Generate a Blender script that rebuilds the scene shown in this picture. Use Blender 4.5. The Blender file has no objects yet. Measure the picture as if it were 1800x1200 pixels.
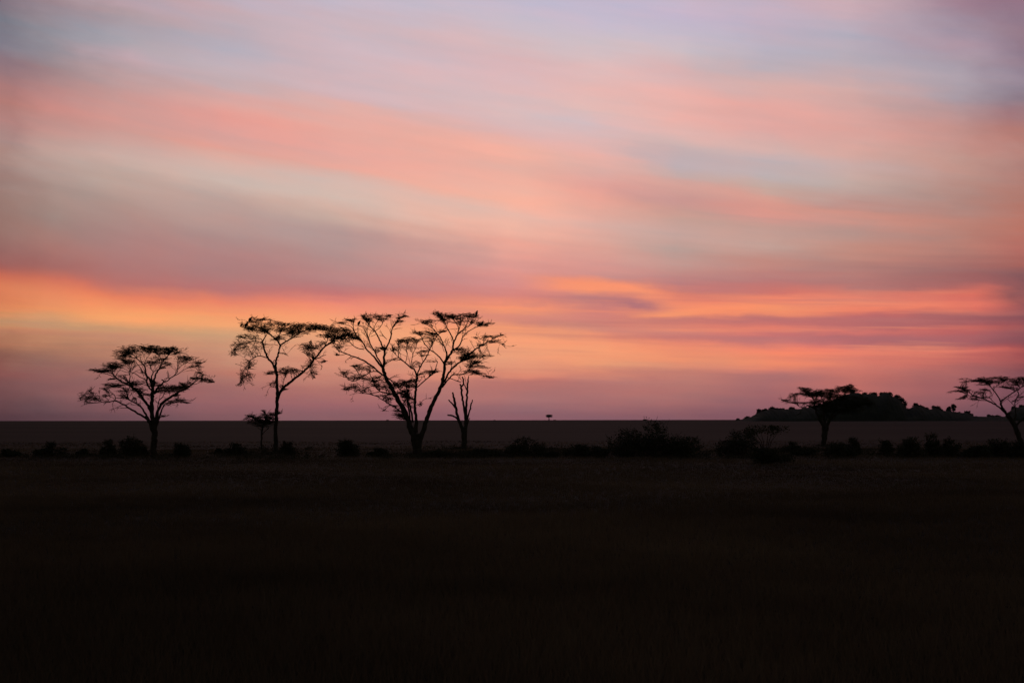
import bpy, math, random
import numpy as np
from mathutils import Vector, Matrix, noise as mnoise

scn = bpy.context.scene
col = scn.collection
R = math.radians

# ------------------------------------------------------------------ camera
F = 2500.0                       # focal length in photo pixels (1800 wide) = 50 mm
CAM = Vector((0, 0, 2.6))
PITCH = math.atan(138.0 / F)
ROLL = R(-0.09)
ROT = Matrix.Rotation(R(90) + PITCH, 3, 'X') @ Matrix.Rotation(ROLL, 3, 'Z')
cd = bpy.data.cameras.new('camera')
cd.sensor_width = 36; cd.lens = 50; cd.clip_start = 0.1; cd.clip_end = 40000
cam = bpy.data.objects.new('camera', cd); col.objects.link(cam)
cam.location = CAM
cam.rotation_euler = ROT.to_euler()
scn.camera = cam
scn.view_settings.view_transform = 'Standard'
scn.view_settings.look = 'None'
scn.render.engine = 'CYCLES'; scn.cycles.use_denoising = True
scn.view_settings.exposure = 0; scn.view_settings.gamma = 1

def ray(px, py):
    return (ROT @ Vector(((px - 900) / F, -(py - 600) / F, -1))).normalized()
def at(px, py, Y):
    d = ray(px, py)
    return CAM + d * (Y / d.y)

def sstep(a, b, x):
    t = np.clip((x - a) / (b - a), 0, 1)
    return t * t * (3 - 2 * t)
def ground_z(x, y):
    x = np.asarray(x, float); y = np.asarray(y, float)
    r = np.hypot(x, y)
    z = 2.0 * sstep(170, 1300, r)
    z = z + 0.05 * np.sin(x * .21 + 1.3 * np.sin(y * .11)) * np.sin(y * .17 + .7) * (1 - sstep(60, 400, r))
    return z
def gz(x, y): return float(ground_z(x, y))
def ground_hit(px, py):
    d = ray(px, py)
    t = 5.0
    while t < 3000:
        p = CAM + d * t
        if p.z <= gz(p.x, p.y): return p
        t *= 1.003
    return CAM + d * t

# ------------------------------------------------------------------ object helpers
def obj(name, me, mat=None, parent=None):
    o = bpy.data.objects.new(name, me); col.objects.link(o)
    if mat: me.materials.append(mat)
    if parent: o.parent = parent
    return o
def tag(o, label=None, cat=None, group=None, kind=None):
    if label: o['label'] = label
    if cat: o['category'] = cat
    if group: o['group'] = group
    if kind: o['kind'] = kind
    return o
def empty(name, loc):
    o = bpy.data.objects.new(name, None); col.objects.link(o); o.location = loc
    o.empty_display_size = .3
    return o

class Acc:
    """collects tubes and leaf faces; build() makes one mesh, local to an origin"""
    def __init__(s): s.v = []; s.f = []; s.lv = []
    def tube(s, pts, rad, sides=6, cap=True):
        n0 = len(s.v); n = len(pts)
        up = Vector((0.31, 0.95, 0.05))
        for i in range(n):
            t = (pts[min(i + 1, n - 1)] - pts[max(i - 1, 0)])
            if t.length < 1e-9: t = Vector((0, 0, 1))
            t.normalize()
            a = t.cross(up)
            if a.length < 1e-4: a = t.cross(Vector((1, 0, 0)))
            a.normalize(); b = t.cross(a)
            for k in range(sides):
                an = 2 * math.pi * k / sides
                s.v.append(pts[i] + (a * math.cos(an) + b * math.sin(an)) * rad[i])
        for i in range(n - 1):
            for k in range(sides):
                k2 = (k + 1) % sides
                s.f.append((n0 + i * sides + k, n0 + i * sides + k2, n0 + (i + 1) * sides + k2, n0 + (i + 1) * sides + k))
        if cap:
            s.f.append(tuple(n0 + (n - 1) * sides + k for k in range(sides)))
            s.f.append(tuple(n0 + k for k in reversed(range(sides))))
    def leaf(s, p, d, w, l, wd):
        """quad leaf from p along d, width direction w"""
        n0 = len(s.v)
        s.v += [p, p + d * (l * .5) + w * (wd * .5), p + d * l, p + d * (l * .5) - w * (wd * .5)]
        s.f.append((n0, n0 + 1, n0 + 2, n0 + 3))
    def build(s, name, mat, parent=None, origin=None, smooth=False):
        me = bpy.data.meshes.new(name)
        o0 = origin or Vector((0, 0, 0))
        vv = np.array([(p.x - o0.x, p.y - o0.y, p.z - o0.z) for p in s.v], dtype=np.float32)
        me.from_pydata(vv.tolist(), [], s.f)
        if smooth:
            me.polygons.foreach_set('use_smooth', [True] * len(me.polygons))
        return obj(name, me, mat, parent)

# ------------------------------------------------------------------ materials
def nt_new(name):
    m = bpy.data.materials.new(name); m.use_nodes = True
    nt = m.node_tree
    b = nt.nodes['Principled BSDF']
    return m, nt, b
def lin(c):
    c = c / 255.0
    return c / 12.92 if c <= .04045 else ((c + .055) / 1.055) ** 2.4
def noise_mat(name, c0, c1, scale, rough=.9, bump=0.0, stretch=(1, 1, 1), spec=.2, detail=5, dist=.02):
    m, nt, b = nt_new(name)
    tc = nt.nodes.new('ShaderNodeTexCoord')
    mp = nt.nodes.new('ShaderNodeMapping'); mp.inputs['Scale'].default_value = stretch
    nz = nt.nodes.new('ShaderNodeTexNoise'); nz.inputs['Scale'].default_value = scale
    nz.inputs['Detail'].default_value = detail; nz.inputs['Roughness'].default_value = .6
    cr = nt.nodes.new('ShaderNodeValToRGB')
    cr.color_ramp.elements[0].position = .32; cr.color_ramp.elements[0].color = (*c0, 1)
    cr.color_ramp.elements[1].position = .68; cr.color_ramp.elements[1].color = (*c1, 1)
    L = nt.links.new
    L(tc.outputs['Object'], mp.inputs['Vector']); L(mp.outputs[0], nz.inputs['Vector'])
    L(nz.outputs['Fac'], cr.inputs[0]); L(cr.outputs[0], b.inputs['Base Color'])
    b.inputs['Roughness'].default_value = rough
    b.inputs['Specular IOR Level'].default_value = spec
    if bump:
        bp = nt.nodes.new('ShaderNodeBump'); bp.inputs['Strength'].default_value = bump
        bp.inputs['Distance'].default_value = dist
        L(nz.outputs['Fac'], bp.inputs['Height']); L(bp.outputs[0], b.inputs['Normal'])
    return m
M_BARK = noise_mat('bark', (.022, .016, .012), (.06, .045, .034), 6, bump=.8, stretch=(1, 1, .25), dist=.03)
M_DEAD = noise_mat('dead_wood', (.03, .024, .02), (.075, .06, .048), 7, bump=.8, stretch=(1, 1, .2), dist=.03)
M_LEAF = noise_mat('acacia_leaves', (.028, .030, .012), (.06, .055, .022), 2.2, spec=.1)
M_SHRUB = noise_mat('shrub_leaves', (.035, .034, .022), (.07, .064, .04), 1.6, spec=.1)
M_GRASS = noise_mat('dry_grass', (.060, .038, .027), (.235, .155, .105), .05, spec=.04)
def make_translucent(m, share):
    nt = m.node_tree; b = nt.nodes['Principled BSDF']; out = nt.nodes['Material Output']
    tr = nt.nodes.new('ShaderNodeBsdfTranslucent'); mx = nt.nodes.new('ShaderNodeMixShader')
    mx.inputs[0].default_value = share
    src = b.inputs['Base Color'].links[0].from_socket
    nt.links.new(src, tr.inputs['Color'])
    nt.links.new(b.outputs[0], mx.inputs[1]); nt.links.new(tr.outputs[0], mx.inputs[2])
    nt.links.new(mx.outputs[0], out.inputs['Surface'])
make_translucent(M_GRASS, .16)
M_SOIL = noise_mat('plain_soil', (.012, .009, .008), (.048, .034, .028), .007, bump=.5, spec=.035, detail=10, stretch=(.5, 1, 1), dist=.05)
M_HILL = noise_mat('hill_scrub', (.02, .022, .014), (.05, .048, .032), .09, bump=.7, spec=.05, detail=8, dist=1.0)
M_UNDER = noise_mat('undergrowth_leaves', (.045, .036, .026), (.09, .068, .046), .8, spec=.05)
M_FEATH = noise_mat('dark_feathers', (.012, .010, .010), (.035, .028, .024), 18, spec=.2)
M_STICK = noise_mat('nest_sticks', (.02, .015, .011), (.05, .038, .028), 9)

# ------------------------------------------------------------------ sky (world)
def px_UV(px, py):
    d = ray(px, py)
    return d.x / d.y, d.z / math.hypot(d.x, d.y)
COLS = {
0: [(0,130,113,124),(40,125,123,134),(80,132,124,136),(110,142,118,126),(160,172,124,122),(190,178,126,120),(215,178,132,128),(250,168,138,134),(270,172,138,130),(300,160,130,124),(350,154,124,116),(400,152,116,108),(440,150,104,100),(470,164,96,90),(490,208,112,86),(505,222,128,90),(530,220,128,88),(550,226,142,94),(563,186,138,98),(575,200,138,98),(585,176,120,92),(600,160,106,84),(625,140,92,80),(650,138,82,78),(670,122,78,78),(700,114,76,78),(738,92,62,68)],
80: [(0,156,134,142),(60,148,146,156),(120,160,138,142),(180,200,140,134),(215,196,144,138),(260,190,158,150),(310,176,150,142),(380,166,138,130),(430,166,120,114),(470,170,108,103),(490,208,114,94),(515,232,138,98),(545,238,150,100),(560,214,156,112),(570,196,148,112),(580,206,142,106),(600,176,124,98),(640,150,103,93),(655,147,94,90),(680,132,90,90),(710,118,83,86),(738,104,72,78)],
200: [(0,186,162,172),(20,182,158,163),(45,168,160,170),(75,174,167,176),(100,196,170,178),(130,186,158,160),(170,200,154,150),(205,213,153,145),(230,206,156,149),(270,206,172,162),(310,190,164,154),(360,178,150,142),(420,174,134,130),(470,174,120,117),(495,188,114,107),(515,228,128,96),(535,244,154,102),(555,246,166,108),(575,210,158,114),(595,200,142,112),(620,180,126,104),(650,165,114,104),(680,152,102,100),(710,138,92,95),(738,120,82,88)],
400: [(0,194,178,192),(20,200,172,178),(60,190,174,184),(90,186,176,188),(120,200,178,184),(150,196,174,178),(180,224,166,158),(205,232,158,148),(240,216,162,156),(265,226,164,152),(290,214,180,170),(320,206,182,172),(345,192,164,156),(400,184,150,144),(450,178,132,130),(490,179,126,124),(512,188,118,116),(530,236,132,104),(550,248,156,108),(575,248,168,116),(592,216,162,122),(620,204,148,120),(650,186,124,108),(680,164,108,104),(710,150,100,104),(738,132,92,98)],
600: [(0,198,186,202),(40,206,182,190),(80,208,184,192),(120,212,184,190),(170,212,180,184),(185,226,176,168),(230,234,170,158),(270,230,170,160),(300,236,172,158),(320,216,186,176),(350,216,188,176),(380,202,170,158),(410,186,154,150),(460,183,142,139),(500,184,130,130),(520,200,120,118),(535,238,140,118),(560,248,160,118),(590,246,170,124),(620,226,156,124),(650,204,138,118),(680,178,116,108),(710,160,104,108),(738,144,100,106)],
900: [(0,198,186,204),(40,204,190,202),(80,214,188,192),(120,218,184,188),(160,224,186,186),(200,220,190,190),(240,226,184,182),(265,242,180,164),(300,234,178,164),(330,244,180,162),(355,252,182,160),(372,236,184,168),(400,246,184,164),(430,236,170,154),(460,228,156,146),(500,214,142,138),(525,222,136,126),(545,248,154,116),(555,222,138,120),(565,222,140,120),(580,248,158,116),(600,250,164,122),(620,240,162,124),(645,232,154,122),(660,222,140,116),(668,188,118,110),(695,174,116,114),(715,158,108,112),(738,150,100,110)],
1050: [(0,198,184,204),(40,200,188,206),(80,208,194,202),(110,220,192,194),(150,230,184,180),(190,226,188,184),(220,214,190,194),(250,228,184,180),(280,236,180,170),(300,224,176,168),(330,228,164,154),(345,236,166,152),(370,238,172,156),(395,224,176,164),(430,226,166,152),(460,214,152,144),(480,206,144,138),(495,230,144,122),(508,250,150,112),(518,228,142,122),(530,194,126,124),(540,196,126,124),(556,212,132,122),(575,206,136,122),(590,240,150,118),(615,248,160,118),(640,238,156,118),(652,220,140,116),(665,190,122,114),(695,166,112,114),(738,146,98,108)],
1200: [(0,200,184,202),(30,198,184,206),(60,198,188,204),(80,202,190,200),(100,212,190,194),(130,220,180,180),(160,232,180,174),(200,234,178,170),(235,228,182,176),(260,208,182,180),(290,194,176,180),(310,200,172,168),(325,216,164,154),(350,204,152,146),(380,204,160,148),(410,200,164,156),(440,190,160,152),(470,196,144,136),(500,190,126,126),(515,210,126,112),(535,236,140,112),(550,252,150,110),(562,200,124,116),(575,224,134,114),(590,206,124,116),(605,236,140,112),(630,240,148,112),(645,224,142,116),(660,196,126,114),(680,172,112,112),(738,142,96,106)],
1350: [(0,206,178,192),(40,194,178,196),(90,186,178,192),(125,196,176,182),(150,216,176,172),(190,232,170,162),(225,224,168,162),(260,218,178,172),(285,196,178,180),(310,192,176,174),(335,200,172,162),(350,220,158,144),(375,218,152,142),(395,198,156,146),(430,196,160,150),(460,194,140,130),(490,188,122,120),(510,208,118,108),(525,238,138,110),(545,250,150,108),(553,246,142,108),(562,190,112,112),(575,226,126,110),(588,188,112,116),(600,216,124,112),(615,246,138,108),(640,238,140,108),(652,206,124,112),(665,178,114,112),(700,160,102,108),(738,138,90,102)],
1500: [(0,206,174,182),(30,196,174,186),(60,186,174,188),(100,188,174,184),(130,196,172,176),(155,212,172,168),(190,216,166,160),(230,220,164,156),(270,216,172,164),(290,204,174,170),(320,198,172,164),(345,198,164,156),(360,192,146,138),(375,212,148,134),(390,196,148,138),(410,184,148,140),(440,198,142,128),(470,182,131,124),(500,180,120,116),(515,222,128,110),(535,245,143,112),(545,216,120,104),(555,190,108,108),(570,190,112,110),(578,216,118,108),(590,176,104,110),(600,196,112,108),(612,233,131,110),(640,218,124,108),(655,196,112,104),(665,168,108,108),(738,134,88,98)],
1700: [(0,164,134,150),(40,160,144,160),(80,168,148,164),(130,172,162,174),(170,170,156,166),(200,186,148,148),(240,200,146,138),(280,196,152,142),(320,186,142,132),(360,176,136,128),(400,189,131,118),(440,188,126,114),(475,160,106,104),(500,160,98,98),(515,214,112,98),(540,220,112,100),(555,206,108,98),(565,150,92,98),(580,190,98,96),(600,150,90,98),(612,196,102,98),(630,196,104,98),(650,164,98,98),(680,146,92,98),(738,120,82,92)],
1800: [(0,148,119,137),(50,148,124,139),(90,146,124,140),(130,150,134,150),(175,142,124,136),(205,168,122,124),(240,184,126,118),(275,182,132,124),(310,176,124,116),(350,180,122,110),(400,186,119,105),(440,182,111,102),(470,164,100,94),(484,140,92,94),(500,136,88,92),(520,152,90,90),(545,146,84,88),(560,134,82,90),(585,156,84,88),(600,132,80,88),(615,156,76,80),(635,156,80,82),(655,122,74,82),(700,110,70,82),(738,98,66,78)],
}
# cloud wisps: centre px, half length, half height, slope (rise to the right, degrees), colour, strength
WISPS = [
 (1075,506,105,12,-9,(252,152,114),.95),
 (1120,541,60,8,-8,(176,114,122),.9),
 (1060,533,80,6,-2,(198,128,124),.6),
 (1190,553,55,5,4,(254,156,112),.8),
 (1330,548,110,6,0,(252,148,106),.6),
 (930,542,50,5,-2,(250,152,114),.7),
 (1260,590,160,6,-1,(198,124,118),.7),
 (1110,581,110,5,0,(208,136,124),.6),
 (1560,590,170,7,-2,(176,106,108),.6),
 (1600,562,190,6,1,(178,106,106),.5),
 (1560,540,160,7,1,(246,136,106),.5),
 (1590,616,180,5,-1,(232,122,104),.5),
 (120,575,200,6,-3,(192,148,114),.5),
 (660,425,260,22,-7,(184,150,146),.4),
 (1390,372,110,9,-5,(222,152,138),.5),
 (1270,290,150,16,-8,(190,176,182),.45),
 (1150,345,90,12,-12,(204,152,148),.4),
]
w = bpy.data.worlds.new('World'); scn.world = w; w.use_nodes = True
nt = w.node_tree; nt.nodes.clear()
L = nt.links.new
def N(t, **k):
    n = nt.nodes.new(t)
    for a, b in k.items(): setattr(n, a, b)
    return n
def mth(op, a, b=None, c=None, clamp=False):
    n = N('ShaderNodeMath', operation=op); n.use_clamp = clamp
    for i, x in enumerate((a, b, c)):
        if x is None: continue
        if isinstance(x, (int, float)): n.inputs[i].default_value = x
        else: L(x, n.inputs[i])
    return n.outputs[0]
def mixc(f, a, b):
    n = N('ShaderNodeMix', data_type='RGBA')
    if isinstance(f, (int, float)): n.inputs[0].default_value = f
    else: L(f, n.inputs[0])
    for i, x in ((6, a), (7, b)):
        if isinstance(x, tuple): n.inputs[i].default_value = x
        else: L(x, n.inputs[i])
    return n.outputs[2]
def mrange(v, a, b, c=0.0, d=1.0, kind='LINEAR'):
    n = N('ShaderNodeMapRange', interpolation_type=kind); n.clamp = True
    L(v, n.inputs[0])
    for i, x in enumerate((a, b, c, d)): n.inputs[i + 1].default_value = x
    return n.outputs[0]
tc = N('ShaderNodeTexCoord')
sx = N('ShaderNodeSeparateXYZ'); L(tc.outputs['Generated'], sx.inputs[0])
X, Y, Z = sx.outputs
hyp = mth('SQRT', mth('ADD', mth('MULTIPLY', X, X), mth('MULTIPLY', Y, Y)))
AZ = mth('ARCTAN2', X, Y)
EL = mth('DIVIDE', Z, mth('MAXIMUM', hyp, 1e-4))
# the cloud sheets slope down to the right high up and lie level near the horizon
SL = mrange(EL, .075, .15, .03, .155)
AZc = mth('MAXIMUM', mth('MINIMUM', AZ, .45), -.45)
ELs = mth('ADD', EL, mth('MULTIPLY', SL, AZc))
# wind-drawn streaks: noise in azimuth / elevation, long sideways and thin upwards
def streak(sx_, sy_, scale, detail, seed):
    cv = N('ShaderNodeCombineXYZ'); L(mth('MULTIPLY', AZ, sx_), cv.inputs[0]); L(mth('MULTIPLY', ELs, sy_), cv.inputs[1])
    cv.inputs[2].default_value = seed
    nz = N('ShaderNodeTexNoise'); L(cv.outputs[0], nz.inputs['Vector'])
    nz.inputs['Scale'].default_value = scale; nz.inputs['Detail'].default_value = detail
    nz.inputs['Roughness'].default_value = .55
    return mth('SUBTRACT', nz.outputs['Fac'], .5)
n1 = streak(4.0, 22.0, 2.0, 4, 1.7)
n2 = streak(3.0, 60.0, 2.0, 3, 9.2)
n4 = streak(9.0, 75.0, 1.6, 6, 21.3)
n5 = streak(11.0, 38.0, 1.6, 5, 33.1)
n6 = streak(5.5, 17.0, 1.5, 4, 51.7)
n3 = streak(9.0, 14.0, 1.0, 2, 4.4)
n9 = streak(15.0, 34.0, 1.3, 5, 97.3)
ELw = mth('ADD', mth('ADD', EL, mth('MULTIPLY', n9, .009)), mth('ADD', mth('MULTIPLY', n1, .014), mth('MULTIPLY', n2, .006)))
AZw = mth('ADD', AZ, mth('ADD', mth('MULTIPLY', n3, .035), mth('MULTIPLY', n9, .05)))
T0, TS = -0.01, 0.5
sky = None
keys = sorted(COLS)
for i, k in enumerate(keys):
    cr = N('ShaderNodeValToRGB'); e = cr.color_ramp
    e.interpolation = 'LINEAR'
    st = []
    for (y, r, g, b) in COLS[k]:
        st.append(((px_UV(k, y)[1] - T0) / TS, (lin(r), lin(g), lin(b), 1)))
    st.sort()
    top = st[-1][1]
    st.append((.80, tuple(x * f for x, f in zip(top[:3], (.80, .84, .92))) + (1,)))
    st.append((1.0, tuple(x * f for x, f in zip(top[:3], (.55, .62, .74))) + (1,)))
    while len(st) > 32: st.pop(1)
    while len(e.elements) > 1: e.elements.remove(e.elements[-1])
    e.elements[0].position = st[0][0]; e.elements[0].color = st[0][1]
    for p, c in st[1:]:
        q = e.elements.new(min(p, 1)); q.color = c
    azk = math.atan(px_UV(k, 500)[0])
    elk = mth('ADD', ELw, mth('MULTIPLY', SL, mth('SUBTRACT', AZc, azk)))
    L(mth('DIVIDE', mth('SUBTRACT', elk, T0), TS, clamp=True), cr.inputs[0])
    if sky is None: sky = cr.outputs[0]
    else:
        a0 = math.atan(px_UV(keys[i - 1], 500)[0]); a1 = math.atan(px_UV(k, 500)[0])
        sky = mixc(mrange(AZw, a0, a1), sky, cr.outputs[0])
for (px, py, hw, hh, sl, c, s) in WISPS:
    u, v = px_UV(px, py); az0 = math.atan(u)
    du = mth('SUBTRACT', AZw, az0); dv = mth('SUBTRACT', ELw, v)
    ca, sa = math.cos(R(sl)), math.sin(R(sl))
    a = mth('DIVIDE', mth('ADD', mth('MULTIPLY', du, ca), mth('MULTIPLY', dv, sa)), hw / F)
    b = mth('DIVIDE', mth('SUBTRACT', mth('MULTIPLY', dv, ca), mth('MULTIPLY', du, sa)), hh / F)
    d2 = mth('ADD', mth('MULTIPLY', a, a), mth('MULTIPLY', b, b))
    fac = mth('MULTIPLY', mth('EXPONENT', mth('MULTIPLY', d2, -1.0)), s)
    sky = mixc(fac, sky, (lin(c[0]), lin(c[1]), lin(c[2]), 1))
# broken level streaks low in the sky, strongest to the right of the trees
n7 = streak(7.0, 190.0, 1.0, 4, 71.3)
n8 = streak(4.0, 110.0, 1.0, 3, 83.9)
low = mth('MULTIPLY', mrange(EL, .028, .05, 0, 1, 'SMOOTHSTEP'), mrange(EL, .080, .10, 1, 0, 'SMOOTHSTEP'))
low = mth('MULTIPLY', low, mrange(AZ, -.12, .10, .25, 1, 'SMOOTHSTEP'))
low = mth('MULTIPLY', low, mrange(AZ, .28, .335, 1, .1, 'SMOOTHSTEP'))
sk = mth('ADD', n7, mth('MULTIPLY', n8, .8))
sky = mixc(mth('MULTIPLY', low, mrange(sk, .02, .26, 0, .42)), sky, (lin(188), lin(116), lin(114), 1))
sky = mixc(mth('MULTIPLY', low, mrange(sk, -.04, -.26, 0, .45)), sky, (lin(248), lin(148), lin(112), 1))
# faint brightness streaks inside the clouds
gain = mth('ADD', mth('MULTIPLY', n2, .09), mth('ADD', mth('MULTIPLY', n1, .10), 1.0))
tint = N('ShaderNodeCombineXYZ')          # thin wisps: pink where lit, grey-mauve between
tw = mth('ADD', mth('MULTIPLY', n6, .14), mth('ADD', mth('MULTIPLY', n4, .17), mth('MULTIPLY', n5, .20)))
L(mth('ADD', mth('MULTIPLY', tw, 1.0), 1.0), tint.inputs[0]); L(mth('ADD', mth('MULTIPLY', tw, -.10), 1.0), tint.inputs[1]); L(mth('ADD', mth('MULTIPLY', tw, -.45), 1.0), tint.inputs[2])
vt = N('ShaderNodeVectorMath', operation='MULTIPLY'); L(sky, vt.inputs[0]); L(tint.outputs[0], vt.inputs[1]); sky = vt.outputs[0]
hs = N('ShaderNodeHueSaturation'); hs.inputs['Saturation'].default_value = 1.0; hs.inputs['Value'].default_value = .985
L(sky, hs.inputs['Color']); sky = hs.outputs[0]
vm = N('ShaderNodeVectorMath', operation='SCALE'); L(sky, vm.inputs[0]); L(gain, vm.inputs['Scale'])
glow = vm.outputs[0]
# the rest of the twilight dome: Nishita sky with the sun at the horizon
SUN_AZ, SUN_EL = R(-9), R(0.6)
st_ = N('ShaderNodeTexSky', sky_type='NISHITA'); st_.sun_disc = False
st_.sun_elevation = SUN_EL; st_.sun_rotation = SUN_AZ
st_.air_density = 1.2; st_.dust_density = 2.0
vs = N('ShaderNodeVectorMath', operation='SCALE'); L(st_.outputs[0], vs.inputs[0]); vs.inputs['Scale'].default_value = .12
aaz = mth('ABSOLUTE', AZ)
away = mth('MAXIMUM', mrange(EL, .31, .72, 0, 1, 'SMOOTHSTEP'), mrange(aaz, .40, 1.0, 0, 1, 'SMOOTHSTEP'))
dome = mixc(away, glow, vs.outputs[0])
STR = 0.10
bg = N('ShaderNodeBackground'); bg.inputs['Strength'].default_value = STR
v10 = N('ShaderNodeVectorMath', operation='SCALE'); L(dome, v10.inputs[0]); v10.inputs['Scale'].default_value = 1 / STR
L(v10.outputs[0], bg.inputs['Color'])
wo = N('ShaderNodeOutputWorld'); L(bg.outputs[0], wo.inputs[0])

# the sun, just at the horizon behind the trees, almost gone
sd = bpy.data.lights.new('sun', 'SUN'); sd.energy = 0.02; sd.angle = R(8); sd.color = (1, .62, .38)
so = bpy.data.objects.new('sun', sd); col.objects.link(so)
sdir = Vector((math.sin(SUN_AZ) * math.cos(SUN_EL), math.cos(SUN_AZ) * math.cos(SUN_EL), math.sin(SUN_EL)))
so.rotation_euler = sdir.to_track_quat('Z', 'Y').to_euler()
so.location = (0, 50, 60)

# ------------------------------------------------------------------ ground
def build_ground():
    nseg = 180
    rr = np.concatenate([[0.0], np.geomspace(2.0, 12500, 110)])
    v = [(0, 0, gz(0, 0))]; f = []
    for r in rr[1:]:
        a = np.linspace(0, 2 * np.pi, nseg, endpoint=False)
        x = r * np.sin(a); y = r * np.cos(a)
        z = ground_z(x, y)
        v += list(zip(x.tolist(), y.tolist(), z.tolist()))
    for k in range(nseg): f.append((0, 1 + (k + 1) % nseg, 1 + k))
    for i in range(len(rr) - 2):
        b0 = 1 + i * nseg; b1 = b0 + nseg
        for k in range(nseg):
            k2 = (k + 1) % nseg
            f.append((b0 + k, b0 + k2, b1 + k2, b1 + k))
    me = bpy.data.meshes.new('ground'); me.from_pydata(v, [], f)
    me.polygons.foreach_set('use_smooth', [True] * len(me.polygons))
    o = obj('ground', me, M_SOIL)
    tag(o, 'flat dark savanna plain reaching to the horizon', 'ground', kind='structure')
build_ground()

def build_grass():
    rng = np.random.default_rng(5)
    n = 190000
    d = 8.0 * (128.0 / 8.0) ** (rng.uniform(0, 1, n) ** .62)
    k = int(n * .09); d[:k] = 122 + 55 * rng.uniform(0, 1, k) ** 1.6
    t = rng.uniform(-.50, .50, n)
    x = d * t; y = d
    h = rng.uniform(.08, .17, n) * (0.8 + .4 * np.sin(x * .13 + 2 * np.sin(y * .07)) ** 2)
    h *= 1 + .8 * np.exp(-((d - 8) / 30.0) ** 2)
    B = 5
    x = np.repeat(x, B); y = np.repeat(y, B); h = np.repeat(h, B) * rng.uniform(.6, 1.15, n * B)
    m = n * B
    a = rng.uniform(0, 2 * np.pi, m)
    sp = rng.uniform(.0, .12, m)
    bx = x + np.cos(a) * sp; by = y + np.sin(a) * sp
    lean = h * rng.uniform(.1, .7, m)
    wd = rng.uniform(.004, .009, m) * (1 + np.hypot(x, y) / 90.0)
    z0 = ground_z(bx, by) - .02
    ta = rng.uniform(0, 2 * np.pi, m)
    wx, wy = np.cos(ta) * wd, np.sin(ta) * wd
    V = np.empty((m, 3, 3), np.float32)
    V[:, 0] = np.stack([bx - wx, by - wy, z0], 1)
    V[:, 1] = np.stack([bx + wx, by + wy, z0], 1)
    V[:, 2] = np.stack([bx + np.cos(a) * lean, by + np.sin(a) * lean, z0 + h], 1)
    V = V.reshape(-1, 3)
    me = bpy.data.meshes.new('grass')
    me.vertices.add(len(V)); me.vertices.foreach_set('co', V.ravel())
    me.loops.add(len(V)); me.loops.foreach_set('vertex_index', np.arange(len(V), dtype=np.int32))
    me.polygons.add(m); me.polygons.foreach_set('loop_start', (np.arange(m) * 3).astype(np.int32))
    me.update(calc_edges=True)
    o = obj('grass', me, M_GRASS)
    tag(o, 'dark dry savanna grass covering the plain in front of the trees', 'grass', kind='stuff')
build_grass()

# ------------------------------------------------------------------ trees
def catmull(pts, rad, sub):
    n = len(pts)
    if n < 3: sub = max(sub, 2)
    P, Q = [], []
    for i in range(n - 1):
        p0 = pts[max(i - 1, 0)]; p1 = pts[i]; p2 = pts[i + 1]; p3 = pts[min(i + 2, n - 1)]
        for k in range(sub):
            t = k / sub
            P.append(.5 * ((2 * p1) + (p2 - p0) * t + (2 * p0 - 5 * p1 + 4 * p2 - p3) * t * t + (3 * p1 - p0 - 3 * p2 + p3) * t ** 3))
            Q.append(rad[i] * (1 - t) + rad[i + 1] * t)
    P.append(pts[-1]); Q.append(rad[-1])
    return P, Q

DENS = {'d': 150, 'm': 84, 'l': 48, 'v': 22}
def spray(acc, p, d, ln, rnd, leaf=.10, nl=12, wood=True):
    """a thin twig with small leaves along it"""
    side = d.cross(Vector((0, 0, 1)))
    if side.length < .01: side = Vector((1, 0, 0))
    side.normalize()
    upv = side.cross(d).normalized()
    bend = rnd.uniform(-.12, .18)
    pts = [p + d * (ln * t) + upv * (bend * ln * t * t) for t in (0, .5, 1)]
    if wood: acc.tube(pts, [.014, .010, .005], 3, False)
    for i in range(nl):
        t = (i + rnd.random()) / nl
        q = p + d * (ln * t) + upv * (bend * ln * t * t)
        sg = 1 if i % 2 else -1
        ld = (side * sg * rnd.uniform(.4, 1) + d * rnd.uniform(-.2, .9) + upv * rnd.uniform(-.5, .8)).normalized()
        wv = ld.cross(Vector((rnd.uniform(-1, 1), rnd.uniform(-1, 1), rnd.uniform(-1, 1))))
        if wv.length < .01: wv = upv.copy()
        wv.normalize()
        acc.leaf(q, ld, wv, leaf * rnd.uniform(.7, 1.3), leaf * rnd.uniform(.35, .6))

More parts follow.
